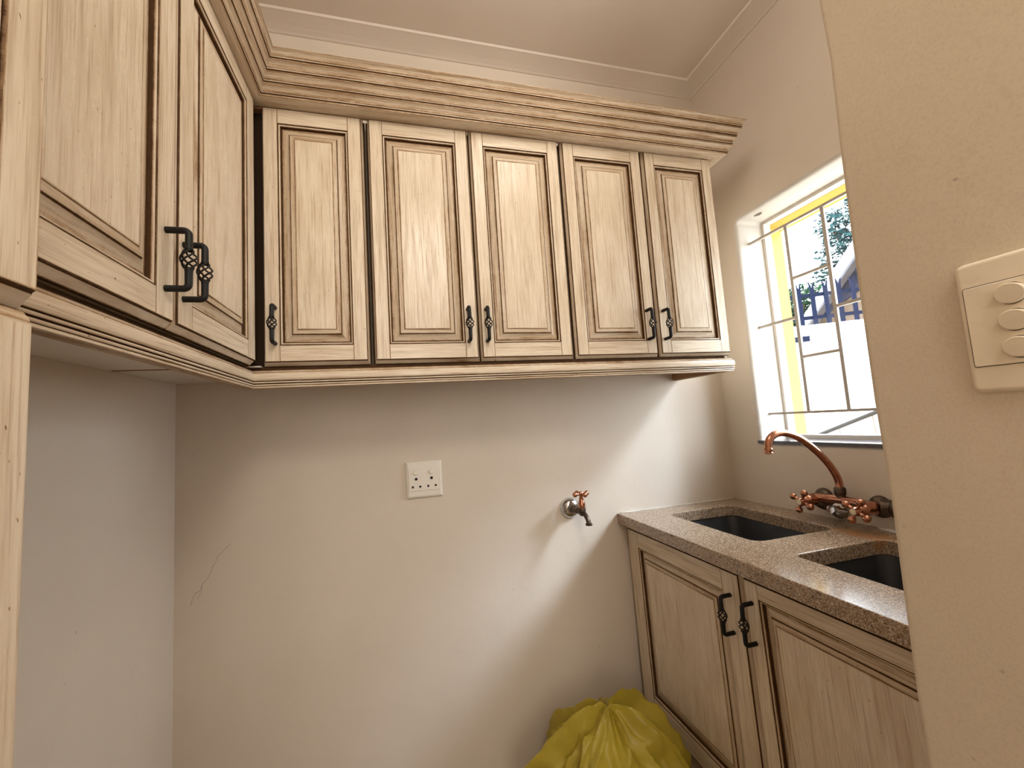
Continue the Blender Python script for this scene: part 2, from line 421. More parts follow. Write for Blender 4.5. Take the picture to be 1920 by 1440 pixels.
# ------------------------------------------------------------------ room shell
def simple_box(name, a, b, mat, parent=None):
    m = MB(); m.box(a, b); return m.build(name, mat, parent)
wb = structure(simple_box('wall_back', (-0.15, 0.0, -0.05), (W + WT, 0.16, 2.75), PLASTER))
structure(simple_box('wall_left', (-0.15, YH, -0.05), (0.0, 0.0, 2.75), PLASTER))
structure(simple_box('wall_rear', (-0.15, YH - 0.15, -0.05), (PX + 0.95, YH, 2.75), PLASTER))
structure(simple_box('floor', (-0.15, YH - 0.15, -0.12), (W + WT, 0.16, 0.0), FLOORM))
structure(simple_box('ceiling', (-0.15, YH - 0.15, ZC), (W + WT, 0.16, ZC + 0.14), CEIL))

# right wall with the window opening
OY0, OY1, OZ0, OZ1 = -0.160, -0.840, 1.122, 1.962   # opening
FX = 2.010                                         # window frame plane
def loop(x, e):
    """rounded rectangle around the opening, grown by e"""
    y0, y1, z0, z1 = OY0 + e, OY1 - e, OZ0 - e, OZ1 + e; r = 0.014 + e; P = []
    for cy, cz, a0 in ((y0 - r, z1 - r, 0), (y1 + r, z1 - r, 90), (y1 + r, z0 + r, 180), (y0 - r, z0 + r, 270)):
        for k in range(6):
            a = math.radians(a0 + 90 * k / 5); P.append((x, cy + r * math.cos(a), cz + r * math.sin(a)))
    return P
mb = MB()
inner = loop(W, 0.012)
outer_corners = [(W, 0.0, ZC + .05), (W, PY, ZC + .05), (W, PY, -0.05), (W, 0.0, -0.05)]
for k in range(4):      # four fans joining the wall's corners to the rounded opening
    c = outer_corners[k]; seg = inner[k * 6:k * 6 + 6]
    for a, b in zip(seg[:-1], seg[1:]): mb.face([c, a, b])
    n = inner[(k * 6 + 6) % 24]
    mb.face([c, seg[-1], n, outer_corners[(k + 1) % 4]])
wall_r = structure(mb.build('wall_right', PLASTER))
mb = MB()
rows = [loop(W, .012), loop(W + .0012, .0070), loop(W + .0045, .0030), loop(W + .0095, .0008), loop(W + .016, 0), loop(W + .06, 0), loop(FX + .004, 0)]
mb.grid(rows, closed=True)
rv = mb.build('reveal', REVEAL, wall_r, 60)
# outside half of the wall: yellow reveal and face
mb = MB()
def rect(x, y0, y1, z0, z1): return [(x, y0, z1), (x, y1, z1), (x, y1, z0), (x, y0, z0)]
A = rect(FX + .03, OY0 - .001, OY1 + .001, OZ0, OZ1 - .012); B = rect(W + WT, OY0 - .001, OY1 + .001, OZ0 - .02, OZ1 - .028)
Cc = rect(W + WT, 1.2, -4.2, -0.1, 3.0)
for k in range(4):
    k2 = (k + 1) % 4
    mb.face([A[k], A[k2], B[k2], B[k]]); mb.face([B[k], B[k2], Cc[k2], Cc[k]])
mb.build('exterior_face', YELLOW, wall_r)
# wall pier at the right with a soft plaster corner
mb = MB()
r = 0.007; prof = [(W + WT - .01, PY)] + [(PX + r - r * math.sin(math.radians(a)), PY - r + r * math.cos(math.radians(a))) for a in range(0, 91, 15)] + [(PX, YH), (W + WT - .01, YH)]
n = len(prof)
rows = []
for z in [-0.05 + 0.1 * k for k in range(28)]:
    rows.append([(x + (0.0022 * math.sin(z * 9.0) + 0.0015 * math.sin(z * 23 + 1) if 0 < i < n - 2 else 0), y + (0.0016 * math.sin(z * 13 + 2) if 0 < i < n - 2 else 0), z) for i, (x, y) in enumerate(prof)])
mb.grid(rows, closed=True)
structure(mb.build('wall_pier', PIERM, sharp=60))

# cornice strips (mitred in the corner)
mb = MB()
CP = [(0.0, 2.5903, 0), (0.004, 2.5900, 0), (0.012, 2.5935, 0), (0.030, 2.5985, 0), (0.055, 2.6035, 0), (0.071, 2.6060, 0), (0.0745, 2.6060, 0), (0.0790, 2.6118, 0), (0.0, 2.6118, 0)]
sweep(mb, CP, [lambda o: (0.0, -o), lambda o: (W - o, -o), lambda o: (W - o, PY)], False)
structure(mb.build('trim_1', CEIL))

# plaster crack on the back wall and chipped anchor hole in the reveal
def crack(name, pts, wid):
    q = MB()
    for a, b in zip(pts[:-1], pts[1:]):
        dx, dz = b[0] - a[0], b[1] - a[1]; l = math.hypot(dx, dz); nx, nz = -dz / l * wid, dx / l * wid
        q.face([(a[0] - nx, -.0006, a[1] - nz), (b[0] - nx, -.0006, b[1] - nz), (b[0] + nx, -.0006, b[1] + nz), (a[0] + nx, -.0006, a[1] + nz)])
    return q.build(name, CRACKM, wb)
crack('crack', [(0.139, 0.957), (0.128, 0.948), (0.117, 0.936), (0.108, 0.930), (0.102, 0.913), (0.094, 0.903), (0.090, 0.885), (0.080, 0.868), (0.068, 0.855), (0.063, 0.838), (0.052, 0.834), (0.044, 0.815), (0.040, 0.801)], 0.0004)
crack('crack', [(0.068, 0.853), (0.066, 0.833), (0.056, 0.818)], 0.0003)

# ------------------------------------------------------------------ window
win = structure(D.objects.new('window_1', None)); COL.objects.link(win); win.location = (FX, (OY0 + OY1) / 2, OZ0)
def wpart(m, name, mat): o = m.build(name, mat); place(o, win); return o
fy0, fy1, fz0, fz1 = OY0, OY1, 1.129, OZ1
def frame_strip(a, b):
    m = MB(); m.box(a, b); return wpart(m, 'frame_member', FRAME)
frame_strip((FX, fy0 - .011, fz0), (FX + .032, fy0 + .001, fz1))
frame_strip((FX, fy1 - .001, fz0), (FX + .032, fy1 + .011, fz1))
frame_strip((FX, fy1 + .011, fz1 - .011), (FX + .032, fy0 - .011, fz1 + .001))
frame_strip((FX, fy1 + .011, fz0 - .002), (FX + .032, fy0 - .011, fz0 + .014))
m = MB(); m.box((FX + .014, fy1 + .009, fz0 + .012), (FX + .018, fy0 - .009, fz1 - .009)); wpart(m, 'pane', GLASS)
# slate sill tile
m = MB(); m.box((W - .004, OY1 - .012, OZ0 - .003), (FX + .002, OY0 + .012, 1.1295)); o = m.build('window_sill', SLATE); place(o, win)
# burglar bars: a brick pattern of flat bars let into the reveal
grille = thing('burglar_bars', 'white flat steel burglar bars in a brick pattern across the window', 'window bars', (1.945, -0.5, 1.222))
def bar(a, b): m = MB(); m.box(a, b); o = m.build('bar', BARM); place(o, grille)
bx = 1.945; ty = 0.006; BV = [-0.316, -0.447, -0.578, -0.709]
for z in (1.8735, 1.2235): bar((bx - .006, OY1 - .01, z - .004), (bx + .006, OY0 + .01, z + .004))
for y in BV: bar((bx - .004, y - .0055, 1.2235), (bx + .004, y + .0055, 1.8735))
edges = [OY0 + .01] + BV + [OY1 - .01]
for i in range(len(edges) - 1):
    for z in ((1.5475,) if i % 2 == 0 else (1.682, 1.410)):
        bar((bx - .005, edges[i + 1], z - .0045), (bx + .005, edges[i], z + .0045))
# chipped hole with a bit of metal in the reveal's head
m = MB()
pts = [(math.cos(a) * (0.010 + .003 * math.sin(5 * a)), math.sin(a) * (0.016 + .003 * math.cos(3 * a))) for a in [2 * math.pi * k / 12 for k in range(12)]]
m.face([(W + .045 + p[0], -0.222 + p[1], OZ1 - .0008) for p in pts])
m.build('plaster_chip', CRACKM, wall_r)

# ------------------------------------------------------------------ wall cabinets on the back wall
ZB, ZDB, ZDT, ZTOP = 1.4291, 1.4382, 2.1035, 2.108
def wall_cabinet(label, x0, x1, doors, group='wall cabinets over the back wall'):
    root = thing('wall_cabinet', label, 'cabinet', (x0, -D1, ZB), 0.0, group)
    m = MB(); y0, y1 = D1 - 0.002, 0.0212
    m.box((0.001, y1, 0), (x1 - x0 - .001, y0, ZTOP - ZB), .0)
    m.build('body', WOOD, root)
    # thin dark sheet on the carcass front: shade of the door gaps as colour
    m = MB(); m.box((0.0012, y1 - .0008, 0.0), (x1 - x0 - .0012, y1 - .0001, ZTOP - ZB - .002)); m.build('face_frame_shade', GAP_SHADE, root)
    for (a, b, hx) in doors:
        door(root, a - x0, ZDB - ZB, b - a, ZDT - ZDB, handle=(hx - x0, 1.4825 - ZB))
    return root
wall_cabinet('narrow cream single-door wall cabinet in the left corner, over the bare wall', 0.312, 0.5615, [(0.313, 0.550, 0.336)])
wall_cabinet('cream two-door wall cabinet above the power socket, between its two neighbours', 0.5615, 1.131, [(0.573, 0.840, 0.8165), (0.855, 1.121, 0.868)])
wall_cabinet('cream two-door wall cabinet nearest the window, end of the back run', 1.131, 1.6845, [(1.141, 1.407, 1.3795), (1.426, 1.680, 1.4385)])
for o in list(COL.objects):
    if o.get('category') == 'cabinet' and 'nearest the window' in o['label']:
        m = MB(); m.box((1.6725 - 1.131, 0.0212, 1.374 - ZB), (1.6835 - 1.131, D1 - .002, 0.0), .15); m.build('end_panel', WOOD, o)
        m = MB(); m.box((1.660 - 1.131, 0.07, 1.376 - ZB), (1.6722 - 1.131, D1 - .002, -0.0004)); part_label(m.build('batten', BAREWOOD, o), 'bare reddish brown inside face of the end panel')

# left run, facing +x
lc = thing('wall_cabinet', 'large cream two-door wall cabinet on the left wall, with two big handles side by side', 'cabinet', (0.2986, -1.046, ZB), math.pi / 2)
m = MB(); m.box((0.001, 0.0212, 0), (1.046 - D1 - .003, 0.2976, ZTOP - ZB), .0)
m.build('body', WOOD, lc)
m = MB(); m.box((0.0012, .0204, 0.0), (1.046 - D1 - .0032, .0211, ZTOP - ZB - .002)); m.build('face_frame_shade', GAP_SHADE, lc)  # dark sheet, shade of the door gaps as colour
m = MB(); m.box((0.002, 0.0340, -.0035), (1.046 - D1 - .004, 0.2974, -.0002)); part_label(m.build('soffit', MELAMINE, lc), 'plain white underside panel')
for (ya, yb, hy) in ((-1.037, -0.6845, -0.708), (-0.6700, -0.3125, -0.6545)):
    door(lc, ya + 1.046, ZDB - ZB, yb - ya, ZDT - ZDB, stile_l=.046, stile_r=.046, handle=(hy + 1.046, 1.4815 - ZB))
# corner infill under the corner: white panel with a brown edging strip
cf = thing('corner_filler', 'white underside panel with a brown edging strip in the wall cabinets corner', 'panel', (0.002, -0.284, ZB))
m = MB(); m.box((0.0, 0.0, -.0035), (0.2995, 0.2825, 0.0)); cfp = m.build('panel', MELAMINE, cf)
m = MB(); m.box((0.0, 0.0, .672), (0.312, 0.2825, .678)); m.build('shade_lid', BAREWOOD, cf)  # added unseen cover, keeps light from above out of the corner void
m = MB(); m.box((0.2700, 0.0180, .002), (0.3095, 0.0215, .672)); part_label(m.build('corner_shade_strip', GAP_SHADE, cf), 'dark strip painted in as the shade of the corner gap')  # added strip, its dark colour imitates the shaded recess
m = MB(); m.box((0.002, -0.0035, -.0045), (0.2755, 0.0025, .0)); m.build('edging_strip', BAREWOOD, cf)

# crown mouldings: five stepped lips with coves between
def crown_profile():
    P = [(-0.012, 2.1082, .1), (-0.001, 2.1052, .25), (0.036, 2.1047, .06), (0.039, 2.1050, .35)]
    o, z = 0.039, 2.1050
    n = 4; do = 0.0115; dz = 0.0235
    for k in range(n):
        P += [(o + .0002, z + .0042, .30), (o + .0004, z + .0050, 1.3), (o + .0020, z + .0055, 1.2), (o + .0030, z + .0066, .10), (o + .0030, z + .0084, .12), (o + .0010, z + .0093, 1.3), (o + .0015, z + .0106, .45), (o + .0030, z + .0150, .24), (o + .0062, z + .0196, .16), (o + do, z + dz - .0004, .20), (o + do + .0004, z + dz, .5)]
        o += do; z += dz
    P += [(o + .0006, z + .0026, .2), (o + .0002, z + .0030, .5), (-0.012, z + .0030, .4), (-0.012, 2.1082, .3)]
    return P
mb = MB(); XE = 1.6835
sweep(mb, crown_profile(), [lambda o: (D2 + .9 * o, -D1 - o), lambda o: (XE + o, -D1 - o), lambda o: (XE + o, -0.001)])
tag(mb.build('crown_moulding', WOOD), 'long stepped cream crown moulding on top of the back wall cabinets', 'moulding', 'crown mouldings')
mb = MB()
sweep(mb, crown_profile(), [lambda o: (D2 + .9 * o, -1.044), lambda o: (D2 + .9 * o, -D1 - o)])
tag(mb.build('crown_moulding', WOOD), 'stepped cream crown moulding on top of the left wall cabinet, at the upper left', 'moulding', 'crown mouldings')
# light rails under the doors
RAIL = [(-0.0200, 1.4284, 1.2), (-0.0180, 1.4284, 1.2), (-0.0178, 1.4185, 1.2), (-0.0075, 1.4185, 1.1), (-0.0035, 1.4165, .35), (-0.0012, 1.4135, .14), (-0.0010, 1.4110, .5), (0.0012, 1.4100, .10), (0.0030, 1.4060, .05), (0.0034, 1.4000, .04), (0.0030, 1.3945, .06), (0.0016, 1.3915, .16), (-0.0020, 1.3905, .95), (-0.0020, 1.3895, .95), (0.0008, 1.3890, .12), (0.0016, 1.3872, .06), (0.0008, 1.3855, .16), (-0.0032, 1.3850, 1.0), (-0.0032, 1.3832, 1.0), (0.0004, 1.3826, .12), (0.0014, 1.3808, .06), (0.0004, 1.3790, .2), (-0.0014, 1.3786, .8), (-0.0006, 1.3776, .2), (0.0000, 1.3745, .12), (-0.0006, 1.3737, .3), (-0.0200, 1.3737, .3), (-0.0200, 1.4284, .5)]
XR = 1.6865
mb = MB(); sweep(mb, RAIL, [lambda o: (D2 + o + .0035, -D1 - o), lambda o: (XR + o, -D1 - o), lambda o: (XR + o, -D1 + .035)])
tag(mb.build('light_rail', WOOD), 'long beaded cream rail along the bottom of the back wall cabinets', 'moulding', 'light rails')
mb = MB(); sweep(mb, RAIL, [lambda o: (D2 + o + .0035, -1.044), lambda o: (D2 + o + .0035, -D1 - o)])
tag(mb.build('light_rail', WOOD), 'beaded cream rail along the bottom of the left wall cabinet', 'moulding', 'light rails')

# ------------------------------------------------------------------ tall cabinet at the far left
tc = thing('tall_cabinet', 'tall cream cabinet cut off by the photo left edge, with a knotty plain lower door', 'cabinet', (0.38, -1.80, 0.0), math.pi / 2)
m = MB(); m.box((0.0, 0.0212, 0.0), (0.752, 0.379, 2.16), .05); m.build('body', WOOD, tc)
door(tc, 0.40, 1.3672, 0.350, 0.78, stile_l=.0325, stile_r=.0325, cu=.005, cv=.0135)
door(tc, 0.012, 1.3672, 0.374, 0.78, stile_l=.0325, stile_r=.0325, cu=.005, cv=.0135)
m = MB()
for (a, b) in ((0.40, 0.749), (0.012, 0.386)):
    m = MB(); R = (a - .004, 0.10, b + .002, 1.3520)
    C = ring(m, R, [(0, 0, -.020, .5), (0, 0, -.0075, .4), (.0012, .002, -.0058, .22), (.0030, .006, -.0022, .18), (.0036, .0085, -.0012, .5), (.0042, .0095, 0.0, .12), (.006, .0115, 0.0, .03)])
    cap_rect(m, C, 0.0, .01); m.build('door', WOOD, tc)

# ------------------------------------------------------------------ base cabinet under the worktop
BX = 1.403
LEAN = 0.032
bc = thing('base_cabinet', 'cream two-door base cabinet under the granite worktop, with vertical black handles', 'cabinet', (BX, -0.004, 0.0), -math.pi / 2)
m = MB(); m.box((0.0, 0.0212, 0.0), (1.068, 0.06, 0.8640), .0)
for a in (0.0, 1.05): m.box((a, 0.06, 0.0), (a + .018, 0.484, 0.70), .0)
m.build('body', WOOD, bc)
m = MB(); m.box((0.036, .0204, 0.24), (1.066, .0211, .863)); m.build('face_frame_shade', GAP_SHADE, bc)  # dark sheet painting the shade between the base doors
dA = door(bc, 0.006, 0.260, 0.5140, 0.585, stile_l=.062, stile_r=.056, rail_t=.052, rail_b=.055, cu=.008, cv=.009, handle=(0.4880, 0.700))
dB = door(bc, 0.5395, 0.260, 0.5140, 0.585, stile_l=.038, stile_r=.062, rail_t=.034, rail_b=.055, cu=.008, cv=.009, handle=(0.5565, 0.706))
m = MB(); m.box((0.0, 0.012, 0.0), (1.068, 0.0206, 0.235), .15, 'x'); m.build('kick_board', WOOD, bc)
# the joinery is out of plumb: it leans toward the room's front as it goes down
done = set()
def lean(o):
    for c in o.children:
        if c.data and c.data.name not in done and c.data != HANDLE_ME:
            done.add(c.data.name)
        lean(c)
def shear_tree(o, zbase):
    for c in o.children:
        zl = zbase + c.location.z
        if c.data == HANDLE_ME:
            c.location.x += LEAN * (0.845 - zl - .045)
        elif c.data:
            for v in c.data.vertices: v.co.x += LEAN * max(0.0, 0.845 - (zl + v.co.z))
        shear_tree(c, zl)
shear_tree(bc, 0.0)

# ------------------------------------------------------------------ granite worktop with two cut-outs
def rrect(x0, y0, x1, y1, r, k=5):
    P = []
    for cx, cy, a0 in ((x1 - r, y1 - r, 0), (x0 + r, y1 - r, 90), (x0 + r, y0 + r, 180), (x1 - r, y0 + r, 270)):
        for i in range(k + 1):
            a = math.radians(a0 + 90 * i / k); P.append((cx + r * math.cos(a), cy + r * math.sin(a)))
    return P
def slab(name, loops, z0, z1, ch=0.003):
    """loops[0] outline, the rest holes; chamfered upper edge"""
    bm = bmesh.new(); es = []
    def off(P, d):
        n = len(P); A = sum(P[i][0] * P[(i + 1) % n][1] - P[(i + 1) % n][0] * P[i][1] for i in range(n)); s = 1 if A > 0 else -1; R = []
        for i in range(n):
            a, b, c = P[i - 1], P[i], P[(i + 1) % n]
            t1 = Vector((b[0] - a[0], b[1] - a[1])); t2 = Vector((c[0] - b[0], c[1] - b[1]))
            n1 = Vector((-t1.y, t1.x)).normalized() * s; n2 = Vector((-t2.y, t2.x)).normalized() * s
            nn = (n1 + n2).normalized(); R.append((b[0] + nn.x * d / max(.3, nn.dot(n1)), b[1] + nn.y * d / max(.3, nn.dot(n1))))
        return R
    for li, P in enumerate(loops):
        top = [bm.verts.new((*p, z1)) for p in off(P, ch if li == 0 else -ch)]
        m1 = [bm.verts.new((*p, z1 - ch * .3)) for p in off(P, ch * .3 if li == 0 else -ch * .3)]
        mid = [bm.verts.new((*p, z1 - ch)) for p in P]; bot = [bm.verts.new((*p, z0)) for p in P]
        n = len(P)
        for a, b in ((top, m1), (m1, mid), (mid, bot)):
            for i in range(n): bm.faces.new((a[i], a[(i + 1) % n], b[(i + 1) % n], b[i]))
        for r in (top, bot):
            es.append([bm.edges.get((r[i], r[(i + 1) % n])) for i in range(n)])
    bmesh.ops.triangle_fill(bm, use_beauty=True, use_dissolve=False, edges=[e for i, l in enumerate(es) if i % 2 == 0 for e in l])
    bmesh.ops.triangle_fill(bm, use_beauty=True, use_dissolve=False, edges=[e for i, l in enumerate(es) if i % 2 == 1 for e in l])
    bmesh.ops.recalc_face_normals(bm, faces=bm.faces)
    me = D.meshes.new(name); bm.to_mesh(me); bm.free(); return me
S1 = (1.5150, -0.4790, 1.7880, -0.0980); S2 = (1.5060, -0.9950, 1.7880, -0.5960)
me = slab('worktop', [[(1.3715, PY + .002), (W - .001, PY + .002), (W - .001, -.001), (1.3715, -.001)], rrect(*S1, 0.030), rrect(*S2, 0.022)], 0.8650, ZCT)
wt = D.objects.new('worktop', me); COL.objects.link(wt); me.materials.append(GRANITE)
tag(wt, 'brown speckled granite worktop with two sink cut-outs and a rust stain', 'worktop')
# loose paint along the joint between worktop and walls
def flake(name, pts, z, mat):
    q = MB(); q.face([(x, y, z) for x, y in pts]); q.face([(x, y, z + .002) for x, y in pts])
    for i in range(len(pts)):
        a, b = pts[i], pts[(i + 1) % len(pts)]; q.face([(*a, z), (*b, z), (*b, z + .002), (*a, z + .002)])
    return q.build(name, mat, wt)
part_label(flake('paint_flake', [(1.884, -.520), (1.872, -.535), (1.868, -.555), (1.862, -.575), (1.868, -.592), (1.880, -.600), (1.887, -.588), (1.888, -.545)], ZCT + .0003, FLAKE), 'peeled white paint flake')
part_label(flake('paint_flake', [(1.60, -.002), (1.54, -.007), (1.47, -.005), (1.43, -.010), (1.39, -.006), (1.385, -.002)], ZCT + .0003, FLAKE), 'white paint crust along the wall')
part_label(flake('paint_flake', [(1.88, -.002), (1.80, -.008), (1.72, -.006), (1.66, -.009), (1.62, -.002)], ZCT + .0003, FLAKE), 'white paint crust along the wall')

def sink(label, S, depth=0.17):
    root = thing('sink', label, 'sink', ((S[0] + S[2]) / 2, (S[1] + S[3]) / 2, 0.8645 - depth), 0, 'black undermount sinks')
    e = 0.006; x0, y0, x1, y1 = S[0] - e, S[1] - e, S[2] + e, S[3] + e
    def lp(i, r, z): return [(x, y, z) for x, y in rrect(x0 + i, y0 + i, x1 - i, y1 - i, r)]
    z1 = 0.8645; z0 = z1 - depth
    rows = [lp(-.018, .05, z1 - .004), lp(-.018, .05, z1), lp(0, .035, z1), lp(0.003, .035, z1 - .006), lp(.010, .035, z0 + .03), lp(.016, .032, z0 + .012), lp(.03, .028, z0 + .003), lp(.05, .02, z0)]
    m = MB(); b, n = m.grid(rows, closed=True); m.cap([b + (len(rows) - 1) * n + k for k in range(n)])
    place(m.build('bowl', SINKM), root)
    m = MB(); c = ((S[0] + S[2]) / 2, (S[1] + S[3]) / 2)
    m.lathe([(.044, 0), (.044, .003), (.038, .004), (.034, .0015), (.012, .001), (.010, .003), (0, .0035)], (*c, z0), (0, 0, 1), 20)
    place(m.build('drain', STEEL), root)
    return root
s1 = sink('black sink bowl nearest the back wall, left of the mixer', S1)
sink('black sink bowl nearer the wall pier, partly hidden by it', S2)
# ------------------------------------------------------------------ copper mixer on the right wall
MY0, MY1, MZ = -0.376, -0.535, 0.958
mx = thing('sink_mixer', 'antique copper wall mixer with swan-neck spout and two cross handles above the sinks', 'tap', (W, -0.456, MZ))
def mpart(q, name, mat, sharp=40): o = q.build(name, mat, None, sharp); place(o, mx); return o
for y in (MY0, MY1):
    q = MB(); q.lathe([(.030, 0), (.030, .004), (.026, .012), (.018, .018), (.014, .020), (.014, .034)], (W - .0005, y, MZ), (-1, 0, 0), 22); part_label(mpart(q, 'escutcheon', TARNISH), 'dark tarnished wall flange')
q = MB()   # bowed bar and the two valve bodies
q.tube([(1.850, MY0 + (MY1 - MY0) * t, MZ + .004 + .006 * math.sin(math.pi * t)) for t in [k / 12 for k in range(13)]], [.0145 - .0025 * math.sin(math.pi * k / 12) for k in range(13)], 16)
for y in (MY0, MY1):
    q.lathe([(.014, 0), (.0175, .004), (.0185, .012), (.0185, .030), (.0165, .036), (.0175, .040), (.0150, .050), (.0120, .056), (.0090, .060), (.0085, .070)], (W - .022, y, MZ), (-1, 0, 0), 20)
mpart(q, 'body', COPPER)
q = MB(); q.lathe([(.0125, 0), (.0125, .012), (.0145, .014), (.0150, .020), (.0150, .030), (.0125, .034), (.0100, .036)], (1.852, -.4555, MZ + .012), (0, 0, 1), 16); part_label(mpart(q, 'nut', TARNISH), 'dark tarnished collar under the spout')
def spline(P, n=8):
    P = [Vector(p) for p in P]; P = [2 * P[0] - P[1]] + P + [2 * P[-1] - P[-2]]; R = []
    for i in range(1, len(P) - 2):
        for k in range(n):
            t = k / n; a, b, c, d = P[i - 1:i + 3]
            R.append(.5 * ((2 * b) + (c - a) * t + (2 * a - 5 * b + 4 * c - d) * t * t + (3 * b - a - 3 * c + d) * t ** 3))
    return R + [P[-2]]
q = MB(); sy = -.4565
sp = spline([(1.852, sy, 1.000), (1.8475, sy, 1.030), (1.824, sy, 1.070), (1.7825, sy, 1.113), (1.7275, sy, 1.1545), (1.6760, sy, 1.1735), (1.6400, sy, 1.1710), (1.6185, sy, 1.1555), (1.6125, sy, 1.1340), (1.6125, sy, 1.1290)])
q.tube(sp, .0100, 16)
q.lathe([(.0098, 0), (.0112, .001), (.0112, .005), (.0104, .006), (.0112, .007), (.0112, .015), (.0102, .017)], (1.6125, sy, 1.1195), (0, 0, 1), 16)
mpart(q, 'spout', COPPER)
for y, rot in ((MY0, 24), (MY1, 30)):
    q = MB(); hx = 1.797
    q.lathe([(.008, 0), (.0125, .002), (.0130, .008), (.0125, .015), (.0105, .019), (.0100, .021)], (hx + .010, y, MZ - .002), (-1, 0, 0), 16)
    for k in range(4):
        a = math.radians(rot + 90 * k); dv = Vector((0, -math.sin(a), math.cos(a))); c = Vector((hx, y, MZ - .002))
        q.tube([c + dv * .008, c + dv * .014, c + dv * .020, c + dv * .024], [.0058, .0042, .0050, .0062], 10)
        q.ball(tuple(c + dv * .0290), .0102, 14)
    hd = mpart(q, 'handle', COPPER)
    q = MB(); q.lathe([(.0078, 0), (.0076, .0012), (.0, .0018)], (hx - .0112, y, MZ - .002), (-1, 0, 0), 16)
    b = q.build('index_button', flat('cream_index', (0.72, 0.66, 0.48), .3), hd); b.matrix_parent_inverse = hd.matrix_parent_inverse.copy()
    b.parent = hd; b.matrix_parent_inverse = Matrix.Identity(4); b.location = (0, 0, 0)
    part_label(b, 'round cream index disc')
# exposed supply fittings
q = MB(); q.lathe([(.026, 0), (.027, .003), (.023, .012), (.016, .022), (.012, .026), (.012, .036)], (W - .001, -0.418, 0.929), (-1, 0, .15), 20); part_label(mpart(q, 'supply_flange', CHROME), 'dull chrome bell flange low on the wall')
q = MB(); q.tube(spline([(W - .002, -.400, .935), (1.868, -.398, .938), (1.855, -.390, .945), (1.850, -.380, .952)]), .0135, 12); part_label(mpart(q, 'supply_elbow', TARNISH), 'dark tarnished supply elbow')
q = MB(); q.tube(spline([(1.872, -.545, MZ + .004), (1.884, -.565, MZ + .002), (1.880, -.588, .948), (1.882, -.600, .936), (1.886, -.606, .924)]), [.021] * 8 + [.0195] * 8 + [.018] * 8 + [.016] * 9, 14); part_label(mpart(q, 'supply_elbow', TARNISH), 'dark tarnished supply pipe at the right')

# ------------------------------------------------------------------ bib tap on the back wall
TX, TZ = 1.190, 0.9415
bt = thing('wall_tap', 'small copper bib tap with chrome flange low on the back wall', 'tap', (TX, 0, TZ))
def tpart(q, name, mat): o = q.build(name, mat); place(o, bt); return o
q = MB(); q.lathe([(.0355, 0), (.0360, .004), (.0330, .011), (.0270, .018), (.0185, .0225), (.0165, .023)], (TX, -.0005, TZ), (0, -1, 0), 28); part_label(tpart(q, 'flange', CHROME), 'shiny chrome wall flange')
q = MB(); q.lathe([(.0115, .020), (.0115, .040), (.0105, .042), (.0105, .046), (.0130, .047), (.0130, .056), (.0105, .058), (.0095, .072)], (TX, 0, TZ), (.16, -1, 0), 16); part_label(tpart(q, 'stub', TARNISH), 'dark brass stub and nut')
bxp = (TX + .013, -.078)
q = MB(); q.lathe([(.006, -.016), (.0105, -.012), (.0125, -.004), (.0125, .008), (.0115, .012)], (*bxp, TZ), (0, 0, 1), 16)
q.tube(spline([(bxp[0] + .001, -.080, TZ - .004), (bxp[0] + .004, -.092, TZ - .010), (bxp[0] + .006, -.104, TZ - .022), (bxp[0] + .007, -.108, TZ - .032), (bxp[0] + .007, -.109, TZ - .038)], 5), .0078, 12)
q.lathe([(.0085, 0), (.0112, .001), (.0112, .006), (.0085, .008)], (bxp[0] + .007, -.109, TZ - .042), (0, 0, 1), 14)
part_label(tpart(q, 'body', TARNISH), 'dark tarnished tap body and nozzle')
q = MB(); q.lathe([(.0118, .011), (.0122, .014), (.0118, .026), (.0088, .034), (.0072, .040), (.0078, .044), (.0060, .046), (.0060, .052)], (*bxp, TZ), (0, 0, 1), 18); tpart(q, 'headgear', COPPER)
q = MB(); c = Vector((bxp[0], bxp[1], TZ + .0565))
q.lathe([(.0075, -.006), (.0100, -.003), (.0105, .004), (.0085, .0075), (.0080, .0080)], c, (0, 0, 1), 14)
for s in (-1, 1):
    dv = Vector((s * .98, s * .18, 0)); q.tube([c + dv * .006, c + dv * .013, c + dv * .018], [.0056, .0042, .0060], 10); q.ball(tuple(c + dv * .0235), .0088, 12)
    dv = Vector((-s * .18, s * .98, 0)); q.tube([c + dv * .006, c + dv * .013, c + dv * .018], [.0056, .0042, .0060], 10); q.ball(tuple(c + dv * .0235), .0088, 12)
tpart(q, 'handle', COPPER)

# ------------------------------------------------------------------ power socket on the back wall, light switch on the pier
def plate(w, h, t, bev, seg=3):
    """bevelled plate in local x,z; outward -y"""
    m = MB(); R = (-w / 2, -h / 2, w / 2, h / 2)
    C = ring(m, R, [(0, 0, 0, 0), (0, 0, t * .35, 0), (bev * .35, bev * .35, t * .75, 0), (bev, bev, t, 0)])
    cap_rect(m, C, t, 0); return m
sk = thing('power_socket', 'white double power socket with two round switches on the back wall', 'socket', (0.6920, -0.0003, 1.0880))
plate(0.1155, 0.1165, 0.0095, 0.0075).build('plate', PVC, sk)
m = MB(); C = ring(m, (-.0492, -.0355, .0482, .0350), [(0, 0, .0080, 0), (0, 0, .0096, 0), (.0006, .0006, .0092, 0)]); m.build('seam', GAPLINE, sk)
m = MB(); C = ring(m, (-.0484, -.0347, .0474, .0342), [(0, 0, .0088, 0), (0, 0, .0101, 0), (.0006, .0006, .0107, 0)]); cap_rect(m, C, .0107, 0); m.build('module', PVC, sk)
for dx in (-.0262, .0225):
    m = MB(); m.lathe([(.0078, .009), (.0078, .0125), (.0066, .0150), (.0, .0154)], (dx, 0, .0230), (0, -1, 0), 20); m.build('switch', PVC, sk)
